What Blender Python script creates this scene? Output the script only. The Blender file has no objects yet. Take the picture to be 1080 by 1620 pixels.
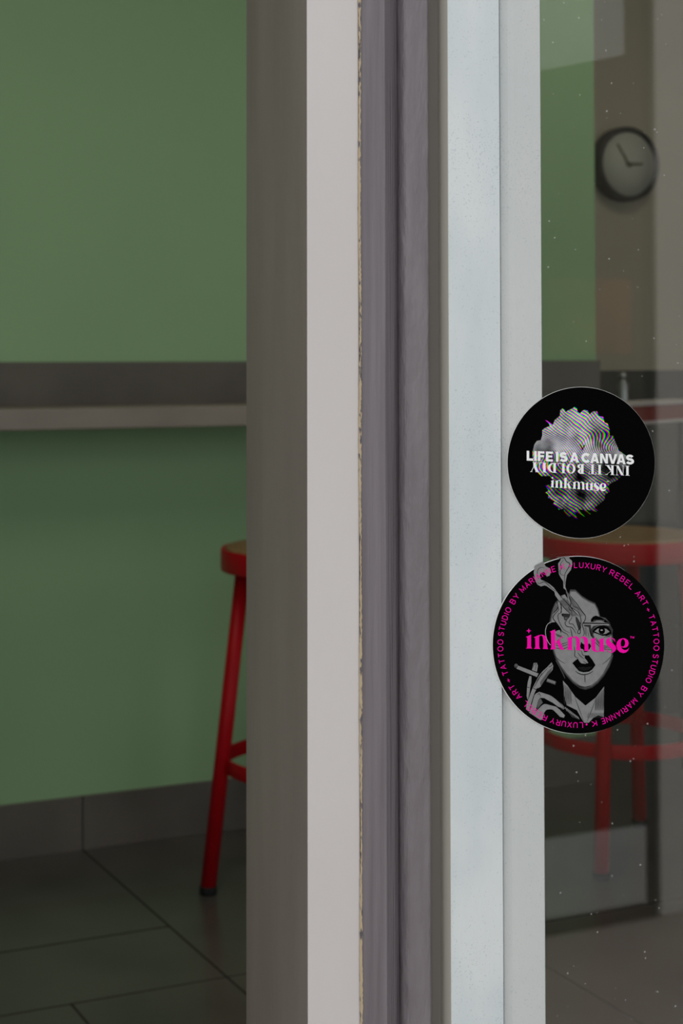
import bpy, bmesh, math, random
from mathutils import Vector, geometry
random.seed(7)
C = bpy.context.scene.collection
R = math.radians
# ------------------------------------------------------------------ camera, world, lights
F = 2569.0; PX, PY = 400.0, 475.0; PITCH = math.atan((555-PY)/F); H = 1.18
cd = bpy.data.cameras.new('camera'); cam = bpy.data.objects.new('camera', cd); C.objects.link(cam)
cam.location = (0, 0, H); cam.rotation_euler = (R(90)+PITCH, 0, 0)
cd.sensor_fit = 'AUTO'; cd.sensor_width = 36; cd.lens = F/1620*36
cd.shift_x = (540-PX)/1620; cd.shift_y = -(810-PY)/1620
cd.clip_start = .02
cd.dof.use_dof = True; cd.dof.focus_distance = 1.02; cd.dof.aperture_fstop = 16
bpy.context.scene.camera = cam

sc = bpy.context.scene
sc.view_settings.view_transform = 'Standard'; sc.view_settings.look = 'None'
sc.view_settings.gamma = 1; sc.view_settings.use_curve_mapping = False
sc.view_settings.exposure = 0.0
w = bpy.data.worlds.new('overcast_sky'); sc.world = w; w.use_nodes = True
bg = w.node_tree.nodes['Background']; bg.inputs[0].default_value = (.93, .97, 1.0, 1); bg.inputs[1].default_value = 1.20

def area(name, loc, rot, sx, sy, power, col):
    l = bpy.data.lights.new(name, 'AREA'); l.shape = 'RECTANGLE'; l.size = sx; l.size_y = sy; l.energy = power; l.color = col
    o = bpy.data.objects.new(name, l); C.objects.link(o); o.location = loc; o.rotation_euler = rot; return o
area('ceiling_panel_light', (-.15, 2.30, 2.66), (0, 0, R(23)), .8, .8, 10, (1, .94, .82))
area('alcove_panel_light', (1.45, 3.9, 2.66), (0, 0, R(23)), .7, .5, 5, (1, .90, .74))

# ------------------------------------------------------------------ maths helpers
fw = Vector((0, math.cos(PITCH), math.sin(PITCH))); up = Vector((0, -math.sin(PITCH), math.cos(PITCH))); rt = Vector((1, 0, 0))
CAM = Vector((0, 0, H))
def ray(x, y): return fw + rt*((x-PX)/F) + up*((PY-y)/F)
def on_plane(x, y, P, N):
    d = ray(x, y); return CAM + d*((P-CAM).dot(N)/d.dot(N))
def ground(x, y, z=0): return on_plane(x, y, Vector((0, 0, z)), Vector((0, 0, 1)))
def at_depth(px, Y): return Vector(((px-PX)/F*math.cos(PITCH)*Y, Y, 0))
def line_px(P, D, px):                     # point of plan line P+sD seen in column px (eye height)
    k = (px-PX)/F*math.cos(PITCH)
    s = (k*P.y-P.x)/(D.x-k*D.y); return Vector((P.x+D.x*s, P.y+D.y*s, 0))
Z = Vector((0, 0, 1))
# shopfront plane
TH = R(7); U = Vector((math.cos(TH), math.sin(TH), 0)); NI = Vector((-math.sin(TH), math.cos(TH), 0)); NO = -NI
O = at_depth(857, 1.0)
def fp(px, w=0): return line_px(O+NI*w, U, px)
# green wall
A = ground(0, 1360); B = ground(392, 1308); WD = (B-A).normalized(); WN = Vector((WD.y, -WD.x, 0))   # WN faces the camera
corner = line_px(A, WD, 942)

# ------------------------------------------------------------------ materials
def mat(name, col, rough=.6, spec=.3, metal=0, col2=None, scale=8, stretch=(1, 1, 1), bump=0, bscale=60, bstretch=None, detail=4, lo=.35, hi=.65):
    m = bpy.data.materials.new(name); m.use_nodes = True; nt = m.node_tree; b = nt.nodes['Principled BSDF']
    b.inputs['Base Color'].default_value = (*col, 1); b.inputs['Roughness'].default_value = rough
    b.inputs['Specular IOR Level'].default_value = spec; b.inputs['Metallic'].default_value = metal
    tc = nt.nodes.new('ShaderNodeTexCoord')
    def noise(sc_, st, det):
        mp = nt.nodes.new('ShaderNodeMapping'); mp.inputs['Scale'].default_value = st
        nt.links.new(tc.outputs['Object'], mp.inputs[0])
        n = nt.nodes.new('ShaderNodeTexNoise'); n.inputs['Scale'].default_value = sc_; n.inputs['Detail'].default_value = det
        nt.links.new(mp.outputs[0], n.inputs['Vector']); return n
    if col2:
        n = noise(scale, stretch, detail); r = nt.nodes.new('ShaderNodeValToRGB')
        r.color_ramp.elements[0].position = lo; r.color_ramp.elements[1].position = hi
        r.color_ramp.elements[0].color = (*col, 1); r.color_ramp.elements[1].color = (*col2, 1)
        nt.links.new(n.outputs[0], r.inputs[0]); nt.links.new(r.outputs[0], b.inputs['Base Color'])
    if bump:
        n = noise(bscale, bstretch or stretch, 5); bp = nt.nodes.new('ShaderNodeBump')
        bp.inputs['Strength'].default_value = bump; bp.inputs['Distance'].default_value = .002
        nt.links.new(n.outputs[0], bp.inputs['Height']); nt.links.new(bp.outputs[0], b.inputs['Normal'])
    return m
def speckle(m, col, scale, thr, amount=.6, mask=None):
    """dark paint specks of their own shape over a material"""
    nt = m.node_tree; b = nt.nodes['Principled BSDF']; tc = nt.nodes.new('ShaderNodeTexCoord')
    n = nt.nodes.new('ShaderNodeTexNoise'); n.inputs['Scale'].default_value = scale; n.inputs['Detail'].default_value = 2
    nt.links.new(tc.outputs['Object'], n.inputs['Vector'])
    n2 = nt.nodes.new('ShaderNodeTexNoise'); n2.inputs['Scale'].default_value = 14; nt.links.new(tc.outputs['Object'], n2.inputs['Vector'])
    a = nt.nodes.new('ShaderNodeMath'); a.operation = 'MULTIPLY_ADD'; a.inputs[1].default_value = .25
    nt.links.new(n2.outputs[0], a.inputs[0]); nt.links.new(n.outputs[0], a.inputs[2])
    r = nt.nodes.new('ShaderNodeValToRGB'); r.color_ramp.elements[0].position = thr; r.color_ramp.elements[1].position = thr+.04
    r.color_ramp.elements[0].color = (0, 0, 0, 1); r.color_ramp.elements[1].color = (amount, amount, amount, 1)
    nt.links.new(a.outputs[0], r.inputs[0])
    mx = nt.nodes.new('ShaderNodeMixRGB'); nt.links.new(r.outputs[0], mx.inputs[0])
    src = b.inputs['Base Color'].links
    if src: nt.links.new(src[0].from_socket, mx.inputs[1])
    else: mx.inputs[1].default_value = b.inputs['Base Color'].default_value
    mx.inputs[2].default_value = (*col, 1); nt.links.new(mx.outputs[0], b.inputs['Base Color'])

M = {}
M['green'] = mat('green_paint', (.254, .408, .224), .55, .3, col2=(.278, .440, .241), scale=1.3, bump=.08, bscale=30)
M['tile'] = mat('grey_stone_tile', (.092, .082, .070), .45, .4, col2=(.122, .108, .094), scale=5, bump=.05)
M['ledge'] = mat('grey_stone_ledge', (.215, .188, .163), .35, .5, col2=(.275, .24, .21), scale=3, stretch=(1, 1, 3))
M['floor'] = mat('dark_floor_tile', (.062, .056, .050), .28, .5, col2=(.088, .080, .071), scale=4, bump=.03, bscale=40)
M['grout'] = mat('dark_grout', (.022, .021, .018), .8, .2)
M['beige'] = mat('beige_wall_paint', (.36, .325, .255), .6, .3, col2=(.40, .36, .285), scale=2)
M['splash'] = mat('dark_splashback', (.035, .034, .028), .5, .3, col2=(.05, .048, .04), scale=6)
M['white_in'] = mat('ceiling_paint', (.7, .69, .66), .8, .2)
M['jamb_dark'] = mat('taupe_jamb_paint', (.185, .158, .138), .55, .3, col2=(.22, .19, .168), scale=9, stretch=(1, 1, .35), bump=.25, bscale=90)
M['jamb_white'] = mat('off_white_jamb_paint', (.600, .560, .545), .5, .35, col2=(.635, .598, .583), scale=7, stretch=(1, 1, .4), bump=.12, bscale=220)
M['cream'] = mat('chipped_cream_edge', (.50, .40, .26), .9, .1, col2=(.12, .11, .12), scale=420, stretch=(1, 1, .3), lo=.54, hi=.62, bump=.8, bscale=400)
M['purple'] = mat('mauve_grey_wood_paint', (.150, .130, .143), .42, .4, col2=(.205, .182, .197), scale=210, stretch=(1, 1, .03), lo=.32, hi=.68, bump=.7, bscale=380, bstretch=(1, 1, .03))
M['purple_bar'] = mat('wrinkled_mauve_grey_paint', (.190, .168, .181), .33, .5, col2=(.226, .203, .216), scale=90, stretch=(1, 1, .15), bump=1.0, bscale=170, bstretch=(1, 1, .3))
M['gap'] = mat('gap_shade_taupe', (.30, .272, .25), .6, .3)  # shade between bar and window frame is put into this darker taupe
M['olive'] = mat('olive_grey_paint', (.60, .575, .50), .5, .3)
M['pale'] = mat('pale_blue_grey_paint', (.60, .66, .675), .5, .35, col2=(.70, .735, .735), scale=26, stretch=(1, 1, .35), bump=.2, bscale=260)
speckle(M['pale'], (.36, .44, .49), 900, .765, .4)
M['pale2'] = mat('pale_grey_paint', (.55, .58, .575), .5, .35, col2=(.60, .612, .60), scale=14, stretch=(1, 1, .5), bump=.2, bscale=260)
speckle(M['pale2'], (.34, .40, .43), 900, .775, .4)
M['red'] = mat('red_powder_coat', (.35, .002, .006), .42, .16, col2=(.38, .003, .008), scale=20)
M['rubber'] = mat('black_rubber', (.012, .012, .012), .7, .2)
M['wood'] = mat('worn_wood_seat', (.20, .115, .05), .5, .3, col2=(.30, .18, .08), scale=22, stretch=(.25, 2.2, 1), bump=.1)
M['clock_rim'] = mat('dark_clock_rim', (.020, .017, .012), .45, .4)
M['clock_face'] = mat('pale_clock_face', (.44, .44, .39), .5, .3)
M['clock_hand'] = mat('dark_clock_hand', (.10, .095, .05), .5, .3)
M['light_edge'] = mat('pale_metal_edge', (.55, .50, .50), .35, .5)
M['red_fascia'] = mat('dark_red_fascia', (.22, .035, .03), .5, .3)
M['cabinet'] = mat('grey_cabinet', (.085, .083, .075), .5, .3, col2=(.10, .096, .088), scale=4)
M['dark_void'] = mat('open_shelf_shade', (.022, .026, .034), .6, .3)  # near-black colour stands for the shade inside an open shelf
M['steel'] = mat('brushed_steel', (.45, .46, .48), .3, .5, .8)
M['paving'] = mat('street_paving', (.40, .33, .29), .8, .2, col2=(.47, .40, .35), scale=3, bump=.3)
M['render'] = mat('pale_render', (.87, .83, .78), .7, .2, col2=(.90, .86, .81), scale=2)
M['door_dark'] = mat('dark_door_frame', (.03, .03, .026), .5, .3)
M['door_mid'] = mat('door_glass_dark_tone', (.075, .07, .05), .4, .3, col2=(.11, .10, .075), scale=3)  # opaque; dark reflection in the opposite door's glass put into the colour
M['door_pale'] = mat('door_glass_bright_tone', (.62, .64, .64), .5, .3, col2=(.70, .71, .71), scale=3)  # opaque; bright areas showing in the opposite door's glass, painted pale
M['orange'] = mat('terracotta_print', (.34, .155, .09), .7, .2, col2=(.12, .09, .06), scale=5, lo=.4, hi=.62)
# print inks
def ink(name, col, rough=.75, spec=.02): return mat(name, col, rough, spec)
M['ink_black'] = ink('black_ink', (.0014, .0014, .0014)); M['ink_white'] = ink('white_ink', (.92, .92, .92))
M['ink_pink'] = ink('pink_ink', (.95, .006, .40)); M['ink_grey'] = mat('grey_ink', (.225, .225, .225), .75, .02, col2=(.255, .255, .255), scale=300)
M['ink_mid'] = ink('dark_grey_ink', (.10, .10, .10)); M['ink_dark'] = ink('charcoal_ink', (.035, .035, .035)); M['ink_light'] = ink('light_grey_ink', (.42, .42, .42))
M['ink_lip'] = ink('lip_ink', (.012, .012, .012))
M['cut_edge'] = ink('white_vinyl_edge', (.80, .80, .78))

def glass_mat():
    m = bpy.data.materials.new('clear_glass'); m.use_nodes = True; nt = m.node_tree; nt.nodes.clear()
    out = nt.nodes.new('ShaderNodeOutputMaterial'); mx = nt.nodes.new('ShaderNodeMixShader'); t = nt.nodes.new('ShaderNodeBsdfTransparent')
    t.inputs[0].default_value = (.965, .985, .972, 1); g = nt.nodes.new('ShaderNodeBsdfGlossy'); g.inputs['Roughness'].default_value = 0.0
    g.inputs[0].default_value = (1, 1, 1, 1)
    fr = nt.nodes.new('ShaderNodeFresnel'); fr.inputs[0].default_value = 1.72
    nt.links.new(fr.outputs[0], mx.inputs[0]); nt.links.new(t.outputs[0], mx.inputs[1]); nt.links.new(g.outputs[0], mx.inputs[2])
    tc = nt.nodes.new('ShaderNodeTexCoord'); ns = nt.nodes.new('ShaderNodeTexVoronoi'); ns.inputs['Scale'].default_value = 110
    nt.links.new(tc.outputs['Object'], ns.inputs['Vector']); rr = nt.nodes.new('ShaderNodeValToRGB')
    rr.color_ramp.elements[0].position = .045; rr.color_ramp.elements[0].color = (.30, .30, .30, 1); rr.color_ramp.elements[1].position = .085; rr.color_ramp.elements[1].color = (0, 0, 0, 1)
    nt.links.new(ns.outputs['Distance'], rr.inputs[0]); df = nt.nodes.new('ShaderNodeBsdfDiffuse'); df.inputs[0].default_value = (.7, .7, .68, 1)
    m2 = nt.nodes.new('ShaderNodeMixShader'); nt.links.new(rr.outputs[0], m2.inputs[0]); nt.links.new(mx.outputs[0], m2.inputs[1]); nt.links.new(df.outputs[0], m2.inputs[2])
    nt.links.new(m2.outputs[0], out.inputs[0]); return m
M['glass'] = glass_mat()

def glitch_mat():
    m = bpy.data.materials.new('rgb_line_print'); m.use_nodes = True; nt = m.node_tree; b = nt.nodes['Principled BSDF']
    b.inputs['Roughness'].default_value = .75; b.inputs['Specular IOR Level'].default_value = .02
    uv = nt.nodes.new('ShaderNodeUVMap'); sep = nt.nodes.new('ShaderNodeSeparateXYZ'); nt.links.new(uv.outputs[0], sep.inputs[0])
    def math_(op, a, b_=None, c=None):
        n = nt.nodes.new('ShaderNodeMath'); n.operation = op
        for i, v in enumerate((a, b_, c)):
            if v is None: continue
            if isinstance(v, (int, float)): n.inputs[i].default_value = v
            else: nt.links.new(v, n.inputs[i])
        return n.outputs[0]
    x, y = sep.outputs[0], sep.outputs[1]            # print units: 1 = 10 px, y down
    ns = nt.nodes.new('ShaderNodeTexNoise'); ns.inputs['Scale'].default_value = .26; ns.inputs['Detail'].default_value = 1.5; nt.links.new(uv.outputs[0], ns.inputs['Vector'])
    warp = math_('MULTIPLY', math_('SUBTRACT', ns.outputs[0], .5), 1.7)
    yy = math_('DIVIDE', math_('ADD', y, 1.8), 1.9)   # bend band just above the lettering
    band = math_('POWER', 2.718, math_('MULTIPLY', math_('MULTIPLY', yy, yy), -1))
    t0 = math_('SUBTRACT', y, math_('MULTIPLY', x, .82))
    t1 = math_('ADD', t0, math_('MULTIPLY', band, math_('MULTIPLY', math_('SUBTRACT', x, -1), -.8)))
    t = math_('MULTIPLY', math_('ADD', t1, warp), 2*math.pi/.57)
    n2 = nt.nodes.new('ShaderNodeTexNoise'); n2.inputs['Scale'].default_value = .33; n2.inputs['Detail'].default_value = 3
    mp = nt.nodes.new('ShaderNodeMapping'); mp.inputs['Location'].default_value = (9, 3, 2); nt.links.new(uv.outputs[0], mp.inputs[0]); nt.links.new(mp.outputs[0], n2.inputs['Vector'])
    lum = math_('MULTIPLY_ADD', n2.outputs[0], 3.6, -1.85)
    lum = math_('ADD', lum, math_('MULTIPLY', y, -.055))
    comb = nt.nodes.new('ShaderNodeCombineColor')
    for i, ph in enumerate((0, 1.9, -1.5)):
        s = math_('SINE', math_('ADD', t, ph))
        v = math_('MULTIPLY_ADD', math_('ADD', s, lum), 1.0, -.10)
        cl = nt.nodes.new('ShaderNodeClamp'); nt.links.new(v, cl.inputs[0]); cl.inputs[2].default_value = .95
        nt.links.new(cl.outputs[0], comb.inputs[i])
    nt.links.new(comb.outputs[0], b.inputs['Base Color']); return m
M['glitch'] = glitch_mat()

# ------------------------------------------------------------------ mesh helpers
class MB:
    def __init__(s): s.v = []; s.f = []; s.m = []; s.sm = []; s.mats = []; s.uv = []
    def mi(s, m):
        if m not in s.mats: s.mats.append(m)
        return s.mats.index(m)
    def add(s, vs, fs, m, smooth=False):
        b = len(s.v); s.v += [Vector(v) for v in vs]; k = s.mi(m)
        for f in fs: s.f.append([b+i for i in f]); s.m.append(k); s.sm.append(smooth)
    def prism(s, poly, z0, z1, m, smooth=False, side=None):
        n = len(poly)
        vs = [(p[0], p[1], z0) for p in poly]+[(p[0], p[1], z1) for p in poly]
        s.add(vs, [list(range(n))[::-1], list(range(n, 2*n))], m)
        b = len(s.v)-2*n
        for i in range(n):
            j = (i+1) % n; mm = side.get(i, m) if side else m
            s.f.append([b+i, b+j, b+n+j, b+n+i]); s.m.append(s.mi(mm)); s.sm.append(smooth)
    def slab(s, P, D, length, N, depth, z0, z1, m):     # box from plan point P along D, thickness along N
        a = P; q = P+D*length; s.prism([a, q, q+N*depth, a+N*depth], z0, z1, m)
    def ring(s, prof, c, m, n=64, smooth=True, axis=Z, ex=None, closed=True):
        ex = ex or Vector((1, 0, 0)); ey = axis.cross(ex)
        vs = []
        for i in range(n):
            a = 2*math.pi*i/n; d = ex*math.cos(a)+ey*math.sin(a)
            for r, h in prof: vs.append(c+d*r+axis*h)
        k = len(prof); fs = []
        for i in range(n):
            j = (i+1) % n
            for q in range(k if closed else k-1):
                q2 = (q+1) % k; fs.append([i*k+q, j*k+q, j*k+q2, i*k+q2])
        s.add(vs, fs, m, smooth)
    def lathe(s, prof, c, m, n=64, axis=Z, ex=None, smooth=True):      # capped with its end radii
        ex = ex or Vector((1, 0, 0)); s.ring(prof, c, m, n, smooth, axis, ex, False)
        ey = axis.cross(ex)
        for (r, h), rev in ((prof[0], True), (prof[-1], False)):
            if r < 1e-5: continue
            vs = [c+(ex*math.cos(2*math.pi*i/n)+ey*math.sin(2*math.pi*i/n))*r+axis*h for i in range(n)]
            f = list(range(n)); s.add(vs, [f[::-1] if rev else f], m)
    def tube(s, a, b, ra, rb, m, n=24):
        ax = (b-a).normalized(); ex = ax.orthogonal().normalized(); L = (b-a).length
        s.lathe([(ra, 0), (rb, L)], a, m, n, ax, ex)
    def build(s, name, parent=None, base=None, bevel=0, kind=None):
        base = base if base is not None else (parent.location.copy() if parent and parent.type == 'EMPTY' else Vector((0, 0, 0)))
        me = bpy.data.meshes.new(name); me.from_pydata([tuple(v-base) for v in s.v], [], s.f)
        for m in s.mats: me.materials.append(m)
        for p, k, q in zip(me.polygons, s.m, s.sm): p.material_index = k; p.use_smooth = q
        bm = bmesh.new(); bm.from_mesh(me)
        if not s.uv: bmesh.ops.remove_doubles(bm, verts=bm.verts, dist=1e-6); bmesh.ops.recalc_face_normals(bm, faces=bm.faces)
        bm.to_mesh(me); bm.free()
        o = bpy.data.objects.new(name, me); C.objects.link(o)
        if parent: o.parent = parent
        if parent is None: o.location = base
        if bevel:
            bv = o.modifiers.new('bevel', 'BEVEL'); bv.width = bevel; bv.segments = 2; bv.limit_method = 'ANGLE'
        if kind: o['kind'] = kind
        return o
def thing(name, loc, label=None, cat=None, group=None, kind=None):
    o = bpy.data.objects.new(name, None); C.objects.link(o); o.location = loc; o.empty_display_size = .05
    if label: o['label'] = label
    if cat: o['category'] = cat
    if group: o['group'] = group
    if kind: o['kind'] = kind
    return o
def struct(name, mb, bevel=0, label=None, base=None):
    o = mb.build(name, bevel=bevel, kind='structure', base=base)
    if label: o['label'] = label
    return o

# ------------------------------------------------------------------ structure: room
far_left = A-WD*1.7
ALC = .50                                               # alcove behind the green wall's end
frontY = fp(391, .31)
g = MB(); g.slab(far_left-WD*.1, WD, (corner-far_left).length+.1, -WN, ALC+.0, 0, 2.8, M['green'])
struct('wall_back', g)
acorner = corner-WN*ALC
g = MB(); g.slab(acorner-WD*.3, WD, 2.6, -WN, .1, 0, 2.8, M['beige']); struct('wall_alcove', g)
g = MB(); g.slab(far_left-WD*.1, WN, 2.3, WD, .1, 0, 2.8, M['green']); struct('wall_left', g)
rw = acorner+WD*2.2
g = MB(); g.slab(rw, WN, 3.1, WD, .1, 0, 2.8, M['beige']); struct('wall_right', g)
g = MB(); g.prism([Vector((-3, .9, 0)), Vector((4.5, 1.6, 0)), Vector((4.5, 7.5, 0)), Vector((-3, 6.5, 0))], 2.8, 2.9, M['white_in']); struct('ceiling', g)

# floor: tiles with grout lines sunk between them, one mesh
g = MB(); g.prism([Vector((-3, 1.04, 0)), Vector((4.5, 1.9, 0)), Vector((4.5, 7.5, 0)), Vector((-3, 6.5, 0))], -.1, 0, M['floor'])
def rc(P): d = P-A; return d.dot(WD), d.dot(WN)         # room coordinates along / away from the wall
def rp(u, v): return A+WD*u+WN*v
def joint(u0, v0, u1, v1, t=.0045):
    a, b = rp(u0, v0), rp(u1, v1); d = (b-a).normalized(); n = Vector((-d.y, d.x, 0))*t*.5
    g.prism([a-n, b-n, b+n, a+n], -.001, .0004, M['grout'])
u1 = rc(ground(131, 1345))[0]; v1 = rc(ground(0, 1424))[1]; v2 = rc(ground(130, 1487))[1]; v3 = rc(ground(230, 1568))[1]; u2 = rc(ground(113, 1589))[0]
print('tiles u1 %.3f v1 %.3f v2 %.3f v3 %.3f u2 %.3f' % (u1, v1, v2, v3, u2))
TW = 1.2
joint(u1, 0, u1, v3+.30)
joint(-1.7, v2, u1, v2); joint(-1.7, v3, u1+TW*2, v3, .0035); joint(u2, v3, u2, v3+.9)
uu = rc(ground(865, 1530))[0]
vv3 = rc(ground(870, 1535))[1]
joint(uu, -.0, uu, 2.6)
joint(uu, v3, uu+1.5, v3)
joint(-1.2, 0, -1.2, v2)
struct('floor', g)
# street paving outside, level with the floor
g = MB(); g.prism([Vector((-6, -8, 0)), Vector((7, -8, 0)), Vector((7, 2.18, 0)), Vector((4.5, 1.9, 0)), Vector((-3, 1.04, 0)), Vector((-6, .7, 0))], -.1, -.002, M['paving']); o = struct('ground', g)

# skirting tiles (two lengths meeting at a joint) and splashback strip
zs = on_plane(200, 1250, A, WN).z
g = MB(); g.slab(rp(-1.69, 0), WD, u1-.0015+1.69, WN, .010, 0, zs, M['tile']); g.slab(rp(u1+.0015, 0), WD, (corner-A).length-u1-.0015, WN, .010, 0, zs, M['tile'])
g.slab(rp(u1-.0015, 0), WD, .003, WN, .006, 0, zs, M['grout'])
struct('baseboard_back', g, bevel=.001)
zt = on_plane(200, 572.5, A, WN).z; zl = on_plane(200, 640, A, WN).z
print('upstand %.3f ledge %.3f skirting %.3f' % (zt, zl, zs))
LEN = (corner-A).length
ledge = thing('wall_ledge', rp(.5, 0)+Z*zl, 'long grey stone ledge with tiled upstand along the green wall', 'ledge')
g = MB(); g.slab(rp(-1.69, .001), WD, LEN+1.69+.005, WN, .012, zl, zt, M['tile']); g.build('upstand', ledge, bevel=.001)
g = MB(); g.slab(rp(-1.69, .001), WD, LEN+1.69-.07, WN, .21, zl-.047, zl, M['ledge']); g.build('ledge_top', ledge, bevel=.003)

# alcove splashback
wa = acorner
ztop = on_plane(1000, 586, wa, WN).z
g = MB(); g.slab(wa, WD, 2.2, WN, .012, 0, ztop, M['splash']); struct('trim_1', g)

# back cabinet against alcove wall
cb = thing('back_cabinet', wa+WD*1.0, 'grey and dark low cabinet behind the red stool in the alcove', 'cabinet')
g = MB(); g.slab(wa+WD*.15+WN*.013, WD, 1.6, WN, .26, 0, .975, M['cabinet']); g.build('body', cb, bevel=.003)
zc = on_plane(1060, 828, wa+WN*.275, WN).z
g = MB(); g.slab(wa+WD*.17+WN*.2735, WD, .84, WN, .014, .10, zc, M['dark_void']); g.build('door', cb, bevel=.002)  # dark sheet in place of the shaded open shelf below the drawer
g = MB(); g.slab(wa+WD*.17+WN*.2735, WD, .84, WN, .016, zc+.01, .955, M['cabinet']); g.build('drawer', cb, bevel=.002)
# small steel shaker
sp = on_plane(985, 617, wa+WN*.17, WN)
tz = .975
bt = thing('steel_bottle', Vector((sp.x, sp.y, tz)), 'small steel bottle standing on the back cabinet under the clock', 'bottle')
g = MB(); g.lathe([(.0, 0), (.016, 0), (.017, .004), (.017, .100), (.010, .113), (.010, .119)], bt.location.copy(), M['steel'], 32); g.build('body', bt)
g = MB(); g.lathe([(.0, .1195), (.012, .1195), (.012, .137), (0, .139)], bt.location.copy(), M['steel'], 32); g.build('cap', bt)

# red edged counter running back to the right
K0 = at_depth(990, 4.27); KD = Vector((math.sin(R(40)), math.cos(R(40)), 0)); KN = Vector((KD.y, -KD.x, 0))
zk = 1.034
ct = thing('red_edged_counter', K0+KD*.4, 'narrow standing counter with dark red edge between pale metal strips, behind stool', 'counter')
kp = [K0, K0+KD*.44, K0+KD*.44-KN*.09, K0-KN*.09]
g = MB(); g.prism(kp, zk-.042, zk-.001, M['red_fascia']); g.build('counter_top', ct)
for z0, z1 in ((zk-.001, zk+.009), (zk-.051, zk-.042)):
    g = MB(); g.prism([K0+KN*.003, K0+KD*.44+KN*.003, K0+KD*.44-KN*.09, K0-KN*.09], z0, z1, M['light_edge']); g.build('edge_strip', ct, bevel=.0008)
g = MB(); g.tube(K0+KD*.425-KN*.05, K0+KD*.425-KN*.05+Z*(zk-.051), .009, .009, M['clock_rim']); g.build('leg', ct)

# ceiling light fittings (the light comes from the area lamps just under them)
for i, (x, y, sx) in enumerate(((-.15, 2.30, .8), (1.45, 3.9, .7))):
    g = MB(); c = Vector((x, y, 0)); d1 = Vector((math.cos(R(23)), math.sin(R(23)), 0)); d2 = Vector((-d1.y, d1.x, 0)); h = sx/2+.02
    g.prism([c-d1*h-d2*h, c+d1*h-d2*h, c+d1*h+d2*h, c-d1*h+d2*h], 2.70, 2.8, M['white_in']); struct('trim_%d' % (8+i), g)

# ------------------------------------------------------------------ shopfront
ZT = 2.35
# white jamb post: taupe reveal, off-white face
a0 = fp(485, 0); b0 = fp(568.5, 0)
back_l = a0+NI*.31
g = MB(); g.prism([a0, b0, b0+NI*.31, back_l], 0, ZT, M['jamb_dark'], side={0: M['jamb_white'], 1: M['jamb_dark']})
struct('trim_2', g, bevel=.0012, label='off-white door jamb with a taupe inner side')
# chipped cream edge between jamb and wood: ragged ribbon
g = MB(); n = 620; vs = []
for i in range(n+1):
    z = .55+(1.45-.55)*i/n
    l = 568.0+random.uniform(-.55, .55)+.8*math.sin(i*.06); r = 571.3+random.uniform(-.8, .5)+.5*math.sin(i*.045+1)
    pa, pb = fp(l, -.0006), fp(r, -.0006)
    vs += [Vector((pa.x, pa.y, z)), Vector((pb.x, pb.y, z)), Vector((pa.x, pa.y, z))+NI*.0009, Vector((pb.x, pb.y, z))+NI*.0009]
fs = []
for i in range(n):
    k = i*4; fs += [[k, k+1, k+5, k+4], [k, k+4, k+6, k+2], [k+1, k+3, k+7, k+5]]
g.add(vs, fs, M['cream']); struct('trim_3', g, label='chipped cream paint line')
# mauve wood: flat face, cove, back
def P(px, w): return fp(px, w)
g = MB(); pts = [P(569.5, .0003), P(609, .0003)]
a = P(609.5, .0006); e = P(632.7, .021)
for i in range(7):
    t = i/6; pts.append(a.lerp(e, t)+NI*(.0025*math.sin(math.pi*t)))
pts += [e+NI*.06, P(569.5, .0003)+NI*.09]
g.prism(pts, 0, ZT, M['purple']); struct('trim_4', g, bevel=.0005, label='mauve-grey painted wooden door stop with a dark cove')
# rounded bar
g = MB(); cs = []
x0, x1 = P(633, .012), P(680, .012); ln = (x1-x0).length; ux = U
for i in range(9):                                        # left quarter round
    t = math.pi*.5*i/8; cs.append(x0+ux*(.0065*(1-math.cos(t)))+NI*(.0065*(1-math.sin(t))))
for i in range(5):
    t = math.pi*.5*i/4; cs.append(x1-ux*(.002*(1-math.sin(t)))+NI*(.002*(1-math.cos(t))))
cs += [x1+NI*.055, x0+NI*.055]
g.prism(cs, 0, ZT, M['purple_bar'], smooth=False); bar = struct('trim_5', g, label='rounded mauve-grey painted bar with wrinkled paint')
# groove and olive strip
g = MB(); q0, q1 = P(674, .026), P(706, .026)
g.prism([q0, q1, q1+NI*.06, q0+NI*.06], 0, ZT, M['gap']); struct('trim_6', g, label='narrow taupe strip in the gap, coloured darker for its shade')
# window frame and pane
win = thing('window_1', fp(857, .006), kind='structure')
g = MB(); g.prism([fp(709.5, .0002), fp(791.7, .0002), fp(791.7, .0002)+NI*.04, fp(709.5, .0002)+NI*.04], 0, ZT, M['pale'], side={3: M['olive']}); g.build('window_frame', win, bevel=.0006)
e = fp(791.9, .0035); e2 = fp(857.3, .0002)
g = MB(); g.prism([e, fp(798, .0026), fp(805, .0012), fp(815, .0004), fp(828, .0002), e2, e2+NI*.035, e+NI*.035], 0, ZT, M['pale2']); g.build('window_frame', win, bevel=.0006)
far = fp(857, 0)+U*1.35
g = MB(); gl = fp(857.5, 0); g.prism([gl, far, far+NI*.008, gl+NI*.008], .02, ZT-.05, M['glass']); g.build('pane', win)
g = MB(); f2 = far+U*.0; g.prism([f2, f2+U*.12, f2+U*.12+NI*.3, f2+NI*.3], 0, ZT, M['jamb_white']); struct('trim_7', g)
# header, front wall beyond the doorway and above
L0 = a0-U*.95
g = MB(); g.prism([L0-U*1.3, L0, L0+NI*.31, L0-U*1.3+NI*.31], 0, 2.8, M['render']); struct('wall_front', g)
g = MB(); g.prism([L0, far+U*2.2, far+U*2.2+NI*.31, L0+NI*.31], ZT+.001, 2.9, M['render']); struct('wall_lintel', g)
g = MB(); g.prism([far+U*.121, far+U*2.2, far+U*2.2+NI*.31, far+U*.121+NI*.31], 0, ZT, M['render']); struct('wall_front_right', g)

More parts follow.
